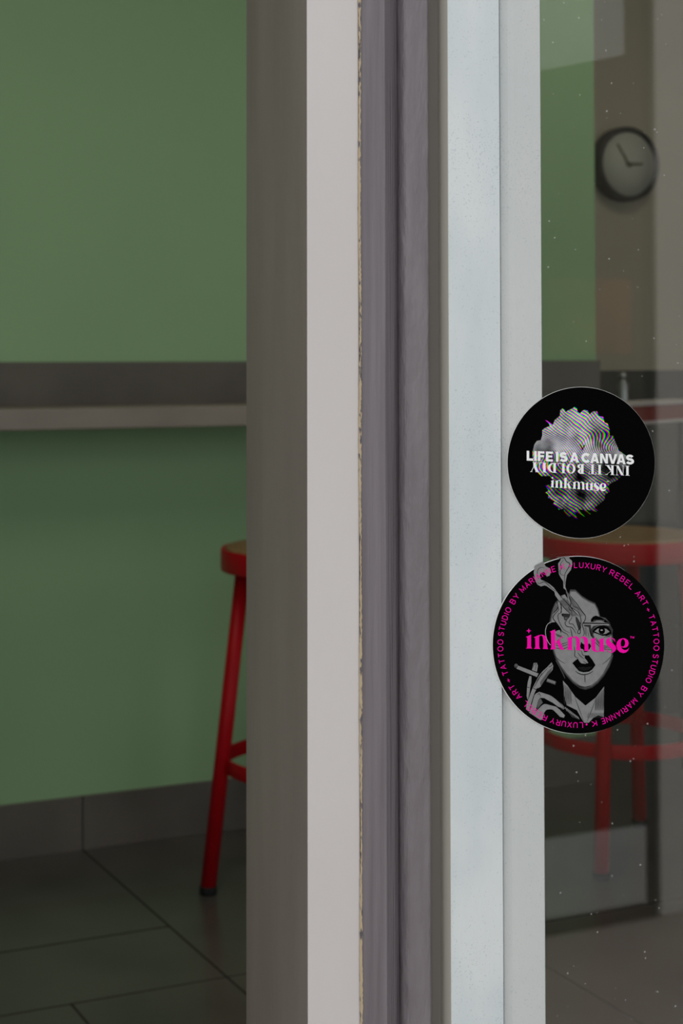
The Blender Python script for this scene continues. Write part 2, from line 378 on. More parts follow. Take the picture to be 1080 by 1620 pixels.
# ------------------------------------------------------------------ across the passage: what the pane mirrors
GN = NO
def mirror(Q): return Q-GN*(2*(Q-O).dot(GN))
V0 = at_depth(1034, 3.42); VD = WD.copy(); VN = Vector((VD.y, -VD.x, 0))
def vm(px, y, off=0):                                     # real position of what is mirrored at (px, y)
    return mirror(on_plane(px, y, V0+VN*off, VN))
def vpl(px, off=0): return mirror(line_px(V0+VN*off, VD, px))
def vbox(g, px0, px1, z0, z1, off, th, m):
    a, b = vpl(px0, off), vpl(px1, off); n = (mirror(V0+VN)-mirror(V0)); g.prism([a, b, b-n*th, a-n*th], z0, z1, m)
ZD = 2.6
def vpoly(g, pts, m, th=.03):                             # upright panel cut to an outline
    n = (mirror(V0+VN)-mirror(V0)); a = [vpl(x)+Z*z for x, z in pts]; k = len(a)
    g.add(a+[p-n*th for p in a], [list(range(k)), list(range(k, 2*k))]+[[i, (i+1) % k, k+(i+1) % k, k+i] for i in range(k)], m)
zb = vm(1034, 1462).z; print('mirrored base z', zb)
g = MB(); vbox(g, 1041, 1330, 0, 3.0, 0, .25, M['render']); struct('wall_opposite', g)
d2 = thing('door_2', vpl(950), kind='structure')
g = MB(); vbox(g, 1021, 1034, 0, 2.6, 0, .06, M['door_dark']); g.build('door_frame', d2)
g = MB()
za, zbt = vm(862, 1492).z, vm(862, 1478).z
vbox(g, 640, 1021, max(zb, .0), zb+.022, 0.0, .05, M['door_dark']); vbox(g, 640, 1021, zb+.032, zb+.045, 0.004, .05, M['door_dark']); g.build('bottom_rail', d2)
zp1 = vm(940, 1318).z; zp2 = vm(935, 95).z
g = MB(); vbox(g, 640, 1018, zb+.045, zp1, .0, .03, M['door_pale']); g.build('lower_panel', d2)
g = MB(); vpoly(g, [(640, zp1), (1020, zp1), (1020, ZD), (992, ZD), (992, vm(992, 86).z), (640, vm(862, 168).z)], M['door_mid']); g.build('middle_panel', d2)
g = MB(); vpoly(g, [(640, vm(862, 168).z), (992, vm(992, 86).z), (992, ZD), (640, ZD)], M['door_pale']); g.build('upper_panel', d2)
g = MB(); vbox(g, 868, 1000, vm(930, 560).z, vm(930, 440).z, .004, .003, M['orange']); g.build('poster', d2)

# ------------------------------------------------------------------ clock
wallP = acorner+WN*.001
cc = on_plane(996, 259, acorner+WN*.05, WN)
rc_ = .118
base = cc-WN*.05; base_w = on_plane(996, 259, acorner, WN)
base_w = cc-WN*.049
clock = thing('wall_clock', base_w, 'round wall clock with thick dark rim on the beige wall', 'clock')
ex = Z.cross(WN)
g = MB(); g.lathe([(rc_*.97, 0), (rc_, .004), (rc_, .045), (rc_-.004, .050), (rc_-.014, .050), (rc_-.016, .040)], base_w, M['clock_rim'], 96, WN, ex); g.build('rim', clock)
g = MB(); g.lathe([(0, .0405), (rc_-.0165, .0405), (rc_-.0165, .0415), (0, .0416)], base_w, M['clock_face'], 96, WN, ex); g.build('dial', clock)
def hand(name, ang, L, wd, h):
    g = MB(); d = WD*math.sin(ang)+Z*math.cos(ang); s = WD*math.cos(ang)-Z*math.sin(ang); c = base_w+WN*h
    vs = [c-d*.012-s*wd, c-d*.012+s*wd, c+d*L+s*wd*.6, c+d*L-s*wd*.6]; vs += [v+WN*.002 for v in vs]
    g.add(vs, [[0, 1, 2, 3], [4, 5, 6, 7], [0, 1, 5, 4], [1, 2, 6, 5], [2, 3, 7, 6], [3, 0, 4, 7]], M['clock_hand'])
    g.lathe([(.006, 0), (.006, .003)], c, M['clock_hand'], 20, WN, ex); g.build(name, clock)
hand('minute_hand', R(-35), .075, .0042, .043); hand('hour_hand', R(88), .052, .0048, .046)

# ------------------------------------------------------------------ stools
def make_stool(loc, rot, label):
    t = thing('bar_stool', Vector(loc), label, 'stool', 'red metal bar stools'); b = Vector(loc)
    RS = .194; hs = .748
    g = MB(); g.lathe([(RS-.012, hs-.054), (RS-.001, hs-.052), (RS, hs-.048), (RS, hs-.008), (RS-.003, hs-.004), (RS-.010, hs-.006)], b, M['red'], 96); g.build('seat_rim', t)
    g = MB(); g.lathe([(0, hs-.012), (RS-.010, hs-.012), (RS-.010, hs-.005), (RS-.016, hs), (RS-.06, hs-.003), (0, hs-.004)], b, M['wood'], 96); g.build('seat', t)
    for k in range(4):
        a = rot+k*math.pi/2; d = Vector((math.cos(a), math.sin(a), 0))
        lo = b+d*.225+Z*.012; hi = b+d*.148+Z*(hs-.053)
        g = MB(); g.tube(lo, hi, .0175, .0165, M['red'], 28); lg = g.build('leg', t)
        g = MB(); g.lathe([(.018, 0), (.0195, .002), (.0190, .016), (.0178, .018)], b+d*.225, M['rubber'], 28); 
        g.build('rubber_foot', lg, base=b)
    hr = .275; rr = .185
    g = MB(); g.ring([(rr+.003, hr-.016), (rr+.003, hr+.016), (rr-.003, hr+.016), (rr-.003, hr-.016)], b, M['red'], 96); g.build('footrest_ring', t, bevel=.001)
    return t
make_stool((.122, 3.62, 0), R(193), 'red metal stool on the tiled floor in front of green wall, left of the jamb')
make_stool((.869, 3.87, 0), R(246), 'red metal stool with worn wooden seat seen through the glass')

# ------------------------------------------------------------------ stickers: flat prints on the outer face of the glass
def sp_(x, y, lay): return on_plane(x, y, O+NO*lay, NO)
class Art:
    def __init__(s, cx, cy, tr=None): s.g = MB(); s.L = .0003
    def poly(s, pts, m, lay):
        tri = geometry.tessellate_polygon([[Vector((p[0], p[1], 0)) for p in pts]])
        s.g.add([sp_(p[0], p[1], lay) for p in pts], [list(t) for t in tri], m)
    def stroke(s, pts, wd, m, lay, taper=False):
        n = len(pts)
        if n < 2: return
        L, Rr = [], []
        for i in range(n):
            a = Vector(pts[max(i-1, 0)]); c = Vector(pts[min(i+1, n-1)]); p = Vector(pts[i])
            d1 = (p-a).normalized() if i > 0 else (c-p).normalized(); d2 = (c-p).normalized() if i < n-1 else d1
            t = (d1+d2); t = t.normalized() if t.length > 1e-4 else d1
            nn = Vector((-t.y, t.x)); k = 1/max(.45, nn.dot(Vector((-d1.y, d1.x))))
            w_ = wd*.5*k
            if taper: w_ *= .35+.65*math.sin(math.pi*(i+.5)/n)
            L.append(p+nn*w_); Rr.append(p-nn*w_)
        vs = [sp_(p.x, p.y, lay) for p in L]+[sp_(p.x, p.y, lay) for p in Rr]
        s.g.add(vs, [[i, i+1, n+i+1, n+i] for i in range(n-1)], m)
def arc(cx, cy, rx, ry, a0, a1, n=9): return [(cx+rx*math.cos(R(a0+(a1-a0)*i/n)), cy+ry*math.sin(R(a0+(a1-a0)*i/n))) for i in range(n+1)]
# plain sans letters as pen strokes: cap height 1, y up; (width, strokes)
G = {
 'L': (.52, [[(0, 1), (0, 0), (.5, 0)]]), 'I': (0.0, [[(0, 1), (0, 0)]]), 'T': (.62, [[(0, 1), (.62, 1)], [(.31, 1), (.31, 0)]]),
 'U': (.6, [[(0, 1)]+arc(.3, .3, .3, .3, 180, 360)+[(.6, 1)]]), 'X': (.62, [[(0, 1), (.62, 0)], [(.62, 1), (0, 0)]]),
 'Y': (.64, [[(0, 1), (.32, .45), (.32, 0)], [(.64, 1), (.32, .45)]]),
 'R': (.58, [[(0, 0), (0, 1), (.32, 1)]+arc(.34, .75, .22, .25, 90, -90)[1:]+[(0, .5)], [(.30, .5), (.58, 0)]]),
 'E': (.52, [[(.52, 1), (0, 1), (0, 0), (.52, 0)], [(0, .52), (.46, .52)]]), 'F': (.5, [[(.5, 1), (0, 1), (0, 0)], [(0, .52), (.42, .52)]]),
 'B': (.56, [[(0, 0), (0, 1), (.3, 1)]+arc(.32, .77, .2, .23, 90, -90)[1:]+[(0, .54)], [(.3, .54)]+arc(.34, .27, .22, .27, 90, -90)+[(0, 0)]]),
 'A': (.68, [[(0, 0), (.34, 1), (.68, 0)], [(.13, .34), (.55, .34)]]), 'O': (.74, [arc(.37, .5, .37, .5, 90, 451, 22)]),
 'D': (.64, [[(0, 0), (0, 1), (.28, 1)]+arc(.28, .5, .36, .5, 90, -90, 12)+[(0, 0)]]),
 'S': (.56, [arc(.28, .76, .25, .24, 20, 268, 12)+arc(.28, .26, .28, .26, 90, -160, 12)]),
 'M': (.74, [[(0, 0), (0, 1), (.37, .15), (.74, 1), (.74, 0)]]), 'N': (.62, [[(0, 0), (0, 1), (.62, 0), (.62, 1)]]),
 'K': (.6, [[(0, 1), (0, 0)], [(.58, 1), (0, .38)], [(.2, .58), (.6, 0)]]), 'C': (.66, [arc(.36, .5, .35, .5, 42, 318, 18)]),
 'V': (.66, [[(0, 1), (.33, 0), (.66, 1)]]), '+': (.46, [[(0, .45), (.46, .45)], [(.23, .68), (.23, .22)]]), '.': (.2, [arc(.1, .45, .05, .05, 0, 360, 8)]), ' ': (.3, [])}

def disc(art, cx, cy, rx, ry, m, lay, n=128): art.poly([(cx+rx*math.cos(2*math.pi*i/n), cy+ry*math.sin(2*math.pi*i/n)) for i in range(n)], m, lay)
def disc_slab(cx, cy, rx, ry, m, l0, l1, n=128):
    g = MB(); a = [(cx+rx*math.cos(2*math.pi*i/n), cy+ry*math.sin(2*math.pi*i/n)) for i in range(n)]
    vs = [sp_(x, y, l0) for x, y in a]+[sp_(x, y, l1) for x, y in a]
    g.add(vs, [list(range(n)), list(range(n, 2*n))]+[[i, (i+1) % n, n+(i+1) % n, n+i] for i in range(n)], m); return g
# wordmark letters traced on a 10.8x grid (origin 825,985)
WM = {'i': [[(70, 243), (160, 205), (160, 400), (164, 425), (182, 442), (70, 442), (90, 425), (95, 400), (95, 258)],
            [(120, 97), (132, 128), (162, 140), (132, 152), (120, 184), (108, 152), (78, 140), (108, 128)]],
 'n': [[(205, 250), (298, 210), (298, 400), (302, 430), (318, 450), (207, 446), (228, 428), (232, 400), (230, 264)],
       [(296, 226), (320, 208), (350, 207), (385, 216), (415, 245), (430, 290), (437, 400), (441, 435), (453, 453), (360, 450), (368, 430), (370, 400), (368, 300), (358, 245), (345, 222), (325, 219), (296, 240)]],
 'k': [[(480, 155), (570, 117), (572, 420), (574, 438), (588, 455), (484, 458), (500, 440), (504, 400), (500, 170)],
       [(585, 322), (640, 283), (700, 420), (715, 448), (737, 462), (655, 462), (648, 448), (640, 432)],
       [(592, 322), (640, 272), (690, 234), (720, 231), (700, 248), (682, 256), (645, 290)]],
 'm': [[(768, 270), (858, 233), (858, 440), (862, 455), (877, 472), (768, 463), (784, 445), (790, 400), (788, 285)],
       [(856, 255), (880, 238), (915, 231), (950, 240), (975, 265), (992, 300), (998, 440), (1002, 460), (1017, 476), (922, 471), (932, 455), (935, 400), (930, 290), (915, 252), (890, 246), (856, 270)],
       [(990, 268), (1030, 240), (1065, 238), (1100, 250), (1125, 280), (1134, 320), (1138, 440), (1143, 468), (1158, 486), (1062, 482), (1072, 465), (1072, 400), (1066, 305), (1050, 262), (1025, 256), (992, 282)]],
 'u': [[(1167, 292), (1255, 253), (1257, 430), (1267, 468), (1290, 486), (1312, 488), (1330, 478), (1330, 486), (1305, 499), (1268, 498), (1228, 492), (1198, 460), (1188, 400), (1187, 306)],
       [(1307, 298), (1397, 260), (1399, 440), (1403, 475), (1417, 496), (1312, 491), (1327, 470), (1329, 430), (1327, 312)]],
 's': [[(1582, 275), (1592, 300), (1600, 340), (1587, 318), (1562, 285), (1527, 264), (1502, 275), (1500, 300), (1520, 328), (1572, 370), (1607, 410), (1613, 450), (1592, 490), (1552, 512), (1512, 515), (1462, 490), (1434, 425), (1452, 450), (1472, 480), (1502, 500), (1537, 502), (1551, 485), (1541, 460), (1500, 425), (1452, 380), (1437, 340), (1442, 295), (1472, 266), (1520, 255)]],
 'e': [[(1729, 265), (1662, 285), (1627, 330), (1615, 390), (1632, 460), (1677, 505), (1732, 520), (1782, 510), (1817, 475), (1834, 425), (1817, 448), (1792, 465), (1752, 470), (1712, 445), (1694, 400), (1690, 350), (1702, 300), (1729, 278)],
       [(1729, 265), (1772, 272), (1812, 300), (1827, 350), (1817, 395), (1787, 422), (1747, 430), (1694, 414), (1694, 404), (1732, 412), (1757, 390), (1767, 350), (1759, 305), (1729, 278)]]}
def wordmark(art, f, m, lay):
    for ch in WM.values():
        for p in ch: art.poly([f(x, y) for x, y in p], m, lay)
def crop(ox, oy, s): return lambda x, y: (ox+x/s, oy+y/s)

# ---- sticker with colour-split head, higher one
s1 = thing('round_sticker', sp_(919, 732, 0), 'round black sticker with colourful wavy-line head and white slogan, the upper one', 'sticker', 'round stickers on the glass')
disc_slab(918.7, 732, 117.0, 120.0, M['cut_edge'], .00002, .00020).build('backing', s1)
disc_slab(919.1, 732, 116.5, 119.5, M['ink_black'], .00019, .00030).build('printed_face', s1)
c1 = crop(790, 600, 4.154)
head = [(300, 268), (315, 275), (350, 300), (362, 268), (395, 240), (398, 205), (412, 192), (428, 200), (432, 214), (480, 190), (492, 182), (508, 190), (512, 214), (528, 225), (545, 206), (560, 200), (580, 206), (590, 230), (612, 212), (640, 210), (650, 240), (680, 247), (690, 285), (710, 290), (722, 330), (722, 368), (745, 372), (757, 405), (768, 430), (785, 470), (830, 500), (835, 560), (815, 600), (795, 640), (770, 665), (735, 680), (712, 700), (722, 740), (692, 758), (690, 790), (655, 820), (622, 845), (645, 862), (636, 872), (600, 862), (575, 858), (600, 884), (594, 890), (550, 858), (520, 856), (560, 905), (520, 880), (490, 868), (515, 930), (470, 900), (452, 905), (425, 872), (420, 850), (388, 858), (380, 838), (352, 820), (362, 802), (335, 786), (318, 778), (320, 758), (300, 745), (322, 730), (298, 700), (335, 690), (345, 660), (330, 636), (275, 636), (245, 610), (222, 560), (215, 480), (228, 430), (245, 405), (270, 400), (280, 370), (280, 335), (300, 318), (330, 308), (322, 290)]
g = Art(0, 0); g.poly([c1(*p) for p in head], M['glitch'], .00034)
gm = g.g; gm.uv = True; ob = gm.build('head_print', s1)
uvl = ob.data.uv_layers.new(name='UVMap'); hp = [c1(*p) for p in head]
for lp in ob.data.loops:
    x, y = hp[lp.vertex_index]; uvl.data[lp.index].uv = ((x-919)/10, (y-732)/10)
g = Art(0, 0)
ft = crop(825, 700, 10.8)
def place(art, ch, x0, x1, m, lay, wd):
    """bold sans capital between crop columns x0 and x1 on the sloping base line"""
    slope = .038; h = 168-wd; gw, st = G[ch]
    for s in st:
        pts = []
        for (gx, gy) in s:
            X = x0+wd/2+(gx/gw if gw else 0)*max(x1-x0-wd, 0); base_y = 309+(X-85)*slope-wd/2
            pts.append(Vector(ft(X+gy*h*slope*-0.0, base_y-gy*h)))
        pts2 = [pts[0]-(pts[1]-pts[0]).normalized()*0]+pts[1:]
        art.stroke(pts2, wd/10.8, m, lay)
W = 42
for ch, a, b in (('L', 85, 195), ('I', 212, 256), ('F', 275, 388), ('E', 412, 532), ('I', 583, 627), ('S', 643, 782), ('A', 822, 978), ('C', 1017, 1172), ('A', 1172, 1322), ('N', 1337, 1472), ('V', 1478, 1632), ('A', 1620, 1775), ('S', 1776, 1918)):
    sl = lambda X: 309+(X-85)*.038
    def bq(*p): g.poly([ft(x, sl(x)-y*168) for x, y in p], M['ink_white'], .00040)
    if ch in 'SC': place(g, ch, a, b, M['ink_white'], .00040, W)
    elif ch == 'I': bq((a, 0), (b, 0), (b, 1), (a, 1))
    elif ch == 'L': bq((a, 0), (b, 0), (b, .23), (a+W, .23), (a+W, 1), (a, 1))
    elif ch == 'F': bq((a, 0), (a+W, 0), (a+W, .4), (b-8, .4), (b-8, .61), (a+W, .61), (a+W, .78), (b, .78), (b, 1), (a, 1))
    elif ch == 'E': bq((a, 0), (b, 0), (b, .21), (a+W, .21), (a+W, .41), (b-10, .41), (b-10, .61), (a+W, .61), (a+W, .79), (b, .79), (b, 1), (a, 1))
    elif ch == 'N': bq((a, 0), (a+W-2, 0), (a+W-2, .62), (b-W-2, 0), (b, 0), (b, 1), (b-W+2, 1), (b-W+2, .4), (a+W+2, 1), (a, 1))
    elif ch == 'V': m_ = (a+b)/2; bq((a, 1), (a+W+2, 1), (m_, .30), (b-W-2, 1), (b, 1), (m_+W*.55, 0), (m_-W*.55, 0))
    elif ch == 'A': m_ = (a+b)/2; bq((a, 0), (a+W+4, 0), (a+W+15, .20), (b-W-15, .20), (b-W-4, 0), (b, 0), (m_+W*.56, 1), (m_-W*.56, 1), (a+W*.5, .3), (a+W*.4, .22)) if False else (bq((a, 0), (a+W+3, 0), (m_, .70), (m_, 1), (m_-W*.56, 1)), bq((m_, 1), (m_, .70), (b-W-3, 0), (b, 0), (m_+W*.56, 1)), bq((a+W+6, .17), (b-W-6, .17), (b-W-16, .37), (a+W+16, .37)))
# upside-down high-contrast serif line, letters given as seen on the sticker
def bl(X, Y): return ft(X, Y+(X-145)*.038)        # Y: 335 = upper edge, 505 = lower edge at the left
def q(x0, y0, x1, y1): g.poly([bl(x0, y0), bl(x1, y0), bl(x1, y1), bl(x0, y1)], M['ink_white'], .00040)
def pl(*p): g.poly([bl(*a) for a in p], M['ink_white'], .00040)
T0, T1 = 335, 503
def stem(x0, x1): q(x0, T0, x1, T1); q(x0-18, T0, x1+14, T0+7); q(x0-14, T1-7, x1+18, T1)
pl((198, T0), (245, T0), (245, 395), (292, T1), (245, T1), (198, 400)); pl((205, 398), (214, 398), (168, T1), (156, T1)); q(145, T1-7, 182, T1); q(232, T1-7, 300, T1); q(185, T0, 258, T0+7)
for x0, x1 in ((366, 408), (690, 730)):
    stem(x0, x1); q(x0-76, T0, x0, T0+8); pl((x0-76, T0), (x0-68, T0), (x0-58, T0+45), (x0-68, T0+45))
def bowl(cx, cy, rx, ry, tk, a0, a1):            # left-hand bowl, thick at its middle
    o = arc(cx, cy, rx, ry, a0, a1, 16); i = arc(cx, cy, rx-tk, ry-8, a1, a0, 16); pl(*(o+i))
stem(540, 582); bowl(555, 419, 112, 84, 46, 90, 270)
bowl(840, 419, 76, 84, 40, 90, 270); o = arc(840, 419, 76, 84, -90, 90, 16); i = arc(840, 419, 36, 76, 90, -90, 16); pl(*(o+i))
stem(1010, 1056); bowl(1020, 376, 70, 41, 40, 90, 270); bowl(1020, 460, 62, 43, 38, 90, 270)
stem(1190, 1228); q(1142, T1-8, 1276, T1); pl((1142, T1), (1150, T1), (1158, T1-42), (1150, T1-42)); pl((1276, T1), (1268, T1), (1260, T1-42), (1268, T1-42))
stem(1310, 1350)
stem(1528, 1568); pl((1440, T0), (1488, T0), (1530, 412), (1530, 440), (1505, 420)); pl((1530, 440), (1530, 428), (1450, T1), (1436, T1)); q(1425, T0, 1500, T0+7); q(1424, T1-7, 1465, T1)
pl((1608, T0), (1652, T0), (1742, T1), (1700, T1)); q(1622, T0, 1630, T1); q(1605, T1-7, 1648, T1); q(1728, T0, 1735, T1); q(1714, T0, 1752, T0+7); q(1594, T0, 1640, T0+7); q(1700, T1-7, 1748, T1)
stem(1785, 1825)
# small wordmark
ca, sa = math.cos(R(2.2)), math.sin(R(2.2))
def small(x, y):
    k = .0500; X, Y = (x-70)*k, (y-442)*k; X2, Y2 = X*ca-Y*sa, X*sa+Y*ca; return 870.5+X2, 771.0+Y2-.012*X
wordmark(g, small, M['ink_white'], .00040)
g.poly([(959.5, 760.8), (962.8, 761.0), (962.8, 762), (959.5, 761.8)], M['ink_white'], .0004)
g.g.build('lettering', s1)
g = Art(0, 0); g.stroke([(918, 704), (921, 711), (924.5, 704)], 1.6, M['ink_black'], .0004); g.g.build('small_mark', s1)

# ---- portrait sticker, lower one
s2 = thing('round_sticker', sp_(914, 1020, 0), 'larger round black sticker with grey smoking woman portrait and pink lettering, below', 'sticker', 'round stickers on the glass')
disc_slab(913.7, 1020.3, 136.0, 140.8, M['cut_edge'], .00002, .00020).build('backing', s2)
disc_slab(914.8, 1020.5, 135.6, 140.2, M['ink_black'], .00019, .00030).build('printed_face', s2)
g = Art(0, 0); k2 = crop(770, 870, 3.724); k5 = crop(805, 1035, 9); k6 = crop(860, 960, 9); k8 = crop(820, 875, 9)
LA, LB, LC, LD, LE_ = .00034, .00038, .00042, .00046, .00050
def f_(k, pts, m, lay=LB): g.poly([k(*p) for p in pts], m, lay)
def s_(k, pts, wd=1.0, m='ink_black', lay=LD, taper=True):
    P_ = [Vector(k(*p)) for p in pts]; out = []
    for i in range(len(P_)-1):                     # Catmull-Rom smoothing
        p0 = P_[max(i-1, 0)]; p1 = P_[i]; p2 = P_[i+1]; p3 = P_[min(i+2, len(P_)-1)]
        for t in (0, .25, .5, .75): out.append(.5*((2*p1)+(p2-p0)*t+(2*p0-5*p1+4*p2-p3)*t*t+(3*p1-p0-3*p2+p3)*t*t*t))
    out.append(P_[-1]); g.stroke([tuple(p) for p in out], wd, M[m], lay, taper)
def shrink(pts, k):
    cx = sum(p[0] for p in pts)/len(pts); cy = sum(p[1] for p in pts)/len(pts); return [(cx+(x-cx)*k, cy+(y-cy)*k) for x, y in pts]
face = [(490, 232), (520, 232), (560, 270), (600, 295), (638, 312), (655, 345), (668, 392), (700, 400), (725, 430), (735, 470), (744, 520), (746, 580), (740, 640), (722, 690), (692, 740), (655, 785), (620, 812), (580, 825), (545, 815), (505, 785), (465, 740), (428, 690), (402, 640), (386, 590), (374, 530), (368, 470), (368, 420), (380, 360), (400, 312), (425, 285), (450, 268), (462, 285), (480, 262)]
f_(k2, face, M['ink_dark'], LA); f_(k2, shrink(face, .975), M['ink_mid'], LA+.00002); f_(k2, shrink(face, .945), M['ink_grey'], LB)
neck = [(447, 770), (475, 800), (520, 865), (580, 917), (640, 870), (690, 805), (688, 985), (655, 975), (625, 990), (600, 1018), (572, 1018), (552, 985), (530, 945), (470, 915), (455, 860)]
f_(k2, neck, M['ink_grey'], LA)
for x in range(452, 500, 6): s_(k2, [(x, 790+(x-452)*.8), (x+1, 860), (x+4, 910)], .7, 'ink_dark')
for x in range(640, 690, 6): s_(k2, [(x, 870-(x-640)*1.1), (x-1, 900), (x-3, 945)], .8, 'ink_dark')
for x in range(600, 690, 8): s_(k2, [(x, 960), (x-8, 990)], .7, 'ink_dark')
s_(k2, [(515, 860), (540, 930), (570, 1010)], .6); s_(k2, [(640, 880), (610, 960), (590, 1010)], .6)
f_(k2, [(500, 985), (455, 925), (470, 930), (540, 985), (548, 1000)], M['ink_dark'], LB)
for i in range(9): s_(k2, [(462+i*9, 925+i*7), (470+i*9, 950+i*6)], .6, 'ink_light')
# smoke plumes
f_(k8, [(535, 55), (600, 72), (598, 100), (562, 150), (575, 300), (600, 350), (635, 400), (640, 500), (665, 520), (700, 620), (740, 700), (735, 760), (800, 800), (850, 830), (870, 900), (945, 900), (860, 780), (800, 700), (740, 620), (690, 550), (665, 480), (670, 400), (690, 310), (745, 240), (765, 160), (760, 110), (725, 80), (712, 42), (640, 48), (590, 55)], M['ink_grey'], LB)
f_(k8, [(232, 180), (350, 118), (360, 140), (385, 190), (450, 220), (460, 270), (440, 320), (400, 335), (390, 290), (350, 270), (310, 290), (300, 340), (320, 380), (370, 400), (440, 440), (500, 490), (540, 545), (590, 610), (700, 720), (770, 800), (840, 900), (770, 900), (700, 830), (620, 760), (560, 660), (520, 600), (510, 550), (470, 520), (400, 470), (370, 460), (320, 475), (270, 450), (240, 400), (215, 280)], M['ink_grey'], LB)
for p, wd in (([(540, 60), (600, 75), (650, 68), (680, 120), (725, 145), (720, 190), (680, 260), (655, 320), (655, 450)], 1.1), ([(640, 100), (600, 150), (610, 220), (590, 250), (600, 300), (650, 320)], .9),
              ([(290, 370), (265, 300), (280, 230), (320, 205), (370, 210)], .7), ([(270, 410), (290, 435), (330, 420), (370, 410), (430, 460), (470, 500), (540, 550)], .9),
              ([(665, 520), (720, 620), (745, 700), (740, 770), (800, 800)], 1), ([(700, 560), (760, 640), (830, 720), (880, 800), (945, 890)], .9), ([(760, 710), (790, 760), (840, 780), (850, 810)], .8),
              ([(600, 620), (700, 720), (790, 830), (860, 900)], 1.1), ([(560, 660), (640, 770), (700, 830), (760, 890)], .9), ([(540, 690), (560, 760), (550, 800), (500, 850)], 1.3), ([(590, 700), (610, 780), (600, 850)], 1.2)):
    s_(k8, p, wd)
f_(k8, [(480, 880), (490, 790), (530, 700), (560, 680), (540, 740), (560, 790), (520, 840)], M['ink_mid'], LC)
f_(k8, [(610, 870), (620, 860), (730, 865), (735, 900), (620, 900)], M['ink_black'], LC)
f_(k8, [(600, 610), (660, 590), (700, 660), (745, 740), (735, 760), (690, 715)], M['ink_grey'], LB)
s_(k8, [(600, 620), (660, 585)], .8); s_(k8, [(604, 612), (655, 590)], .4, 'ink_light', LE_)
# smoke lines over the face
for p, wd in (([(500, 0), (550, 70), (592, 132), (580, 200), (545, 250), (560, 300), (575, 380), (555, 415)], 1.1), ([(380, 0), (440, 40), (500, 90), (530, 200), (515, 270), (520, 360), (500, 385), (478, 360), (500, 300), (470, 250)], 1.1),
              ([(190, 0), (212, 40), (150, 110), (130, 160), (180, 230), (230, 300), (260, 350), (330, 390), (350, 430)], 1.2), ([(240, 0), (250, 80), (210, 100), (200, 150), (230, 240), (290, 330), (370, 370)], .9),
              ([(330, 190), (300, 230), (330, 280), (390, 290), (420, 320), (460, 385)], 1.1), ([(390, 60), (398, 150), (360, 210), (370, 242), (410, 245), (440, 290), (465, 330)], .9), ([(375, 300), (395, 370), (400, 410), (430, 445)], 1.0),
              ([(480, 650), (520, 700), (575, 745)], .9), ([(530, 620), (560, 690), (620, 700), (650, 760), (665, 800)], 1.1), ([(430, 560), (442, 640), (440, 700), (485, 735)], 1.0), ([(560, 770), (600, 800), (640, 815)], .7),
              ([(100, 210), (160, 225), (215, 280), (245, 360)], 1.5), ([(400, 60), (370, 40), (350, 0)], .9)): s_(k6, p, wd)
f_(k6, [(255, 98), (372, 104), (362, 150), (320, 195), (292, 190), (275, 130)], M['ink_dark'], LC); f_(k6, [(295, 150), (345, 150), (318, 180), (300, 180)], M['ink_mid'], LD)
f_(k6, [(450, 140), (475, 150), (520, 230), (530, 300), (500, 340), (470, 250), (455, 200)], M['ink_dark'], LC)
f_(k6, [(80, 270), (105, 212), (160, 230), (215, 285), (250, 372), (205, 352), (150, 345), (110, 320), (90, 360), (70, 330)], M['ink_black'], LC)
f_(k6, [(180, 340), (225, 330), (245, 385), (200, 365)], M['ink_grey'], LD)
for i in range(6): s_(k6, [(165+i*16, 375+i*5), (180+i*15, 400+i*5), (200+i*14, 425+i*4)], .6)
f_(k2, [(345, 470), (368, 440), (385, 430), (388, 585), (376, 570), (356, 520)], M['ink_black'], LC)
s_(k6, [(150, 212), (90, 222), (45, 262), (22, 340), (32, 430), (60, 500), (95, 545)], .9, 'ink_light', LE_, False)
# brow, glasses, eye
f_(k6, [(668, 215), (672, 175), (700, 140), (740, 125), (800, 145), (870, 178), (930, 228), (870, 225), (820, 195), (760, 192), (715, 215)], M['ink_black'], LD)
for i in range(9): s_(k6, [(700+i*18, 215), (715+i*18, 185)], .45, 'ink_grey', LE_)
s_(k6, [(560, 232), (750, 236), (940, 240)], 1.7, 'ink_black', LD, False); s_(k6, [(570, 246), (750, 248), (930, 247)], .5, 'ink_light', LE_, False)
f_(k6, [(565, 256), (668, 256), (676, 330), (690, 425), (668, 420), (648, 350), (640, 290), (575, 275)], M['ink_dark'], LC)
for i in range(7): s_(k6, [(640+i*5, 290+i*14), (655+i*6, 350+i*16)], .7)
for i in range(5): s_(k6, [(572, 285+i*22), (596, 292+i*24)], .5)
s_(k6, [(600, 290), (602, 420)], .7); s_(k6, [(622, 320), (632, 380), (640, 440)], .5)
f_(k6, [(668, 380), (672, 320), (700, 275), (780, 258), (880, 262), (955, 275), (985, 330), (975, 390), (930, 425), (850, 440), (900, 400), (850, 405), (775, 390), (715, 365), (700, 400), (720, 460), (690, 430)], M['ink_dark'], LC)
f_(k6, [(690, 350), (730, 300), (780, 272), (850, 265), (915, 285), (952, 335), (962, 380), (900, 412), (830, 412), (770, 388), (720, 372)], M['ink_black'], LD)
f_(k6, [(722, 350), (765, 312), (825, 302), (890, 315), (935, 355), (880, 385), (820, 392), (770, 372)], M['ink_grey'], LD+.00002)
g.poly([k6(825+46*math.cos(t*.314), 340+50*math.sin(t*.314)) for t in range(20)], M['ink_black'], LE_)
g.poly([k6(822+17*math.cos(t*.5236), 332+9*math.sin(t*.5236)) for t in range(12)], M['ink_light'], LE_+.00002)
s_(k6, [(715, 310), (770, 272), (850, 258)], .5, 'ink_grey', LE_); s_(k6, [(810, 425), (880, 425), (950, 395)], .7, 'ink_grey', LE_)
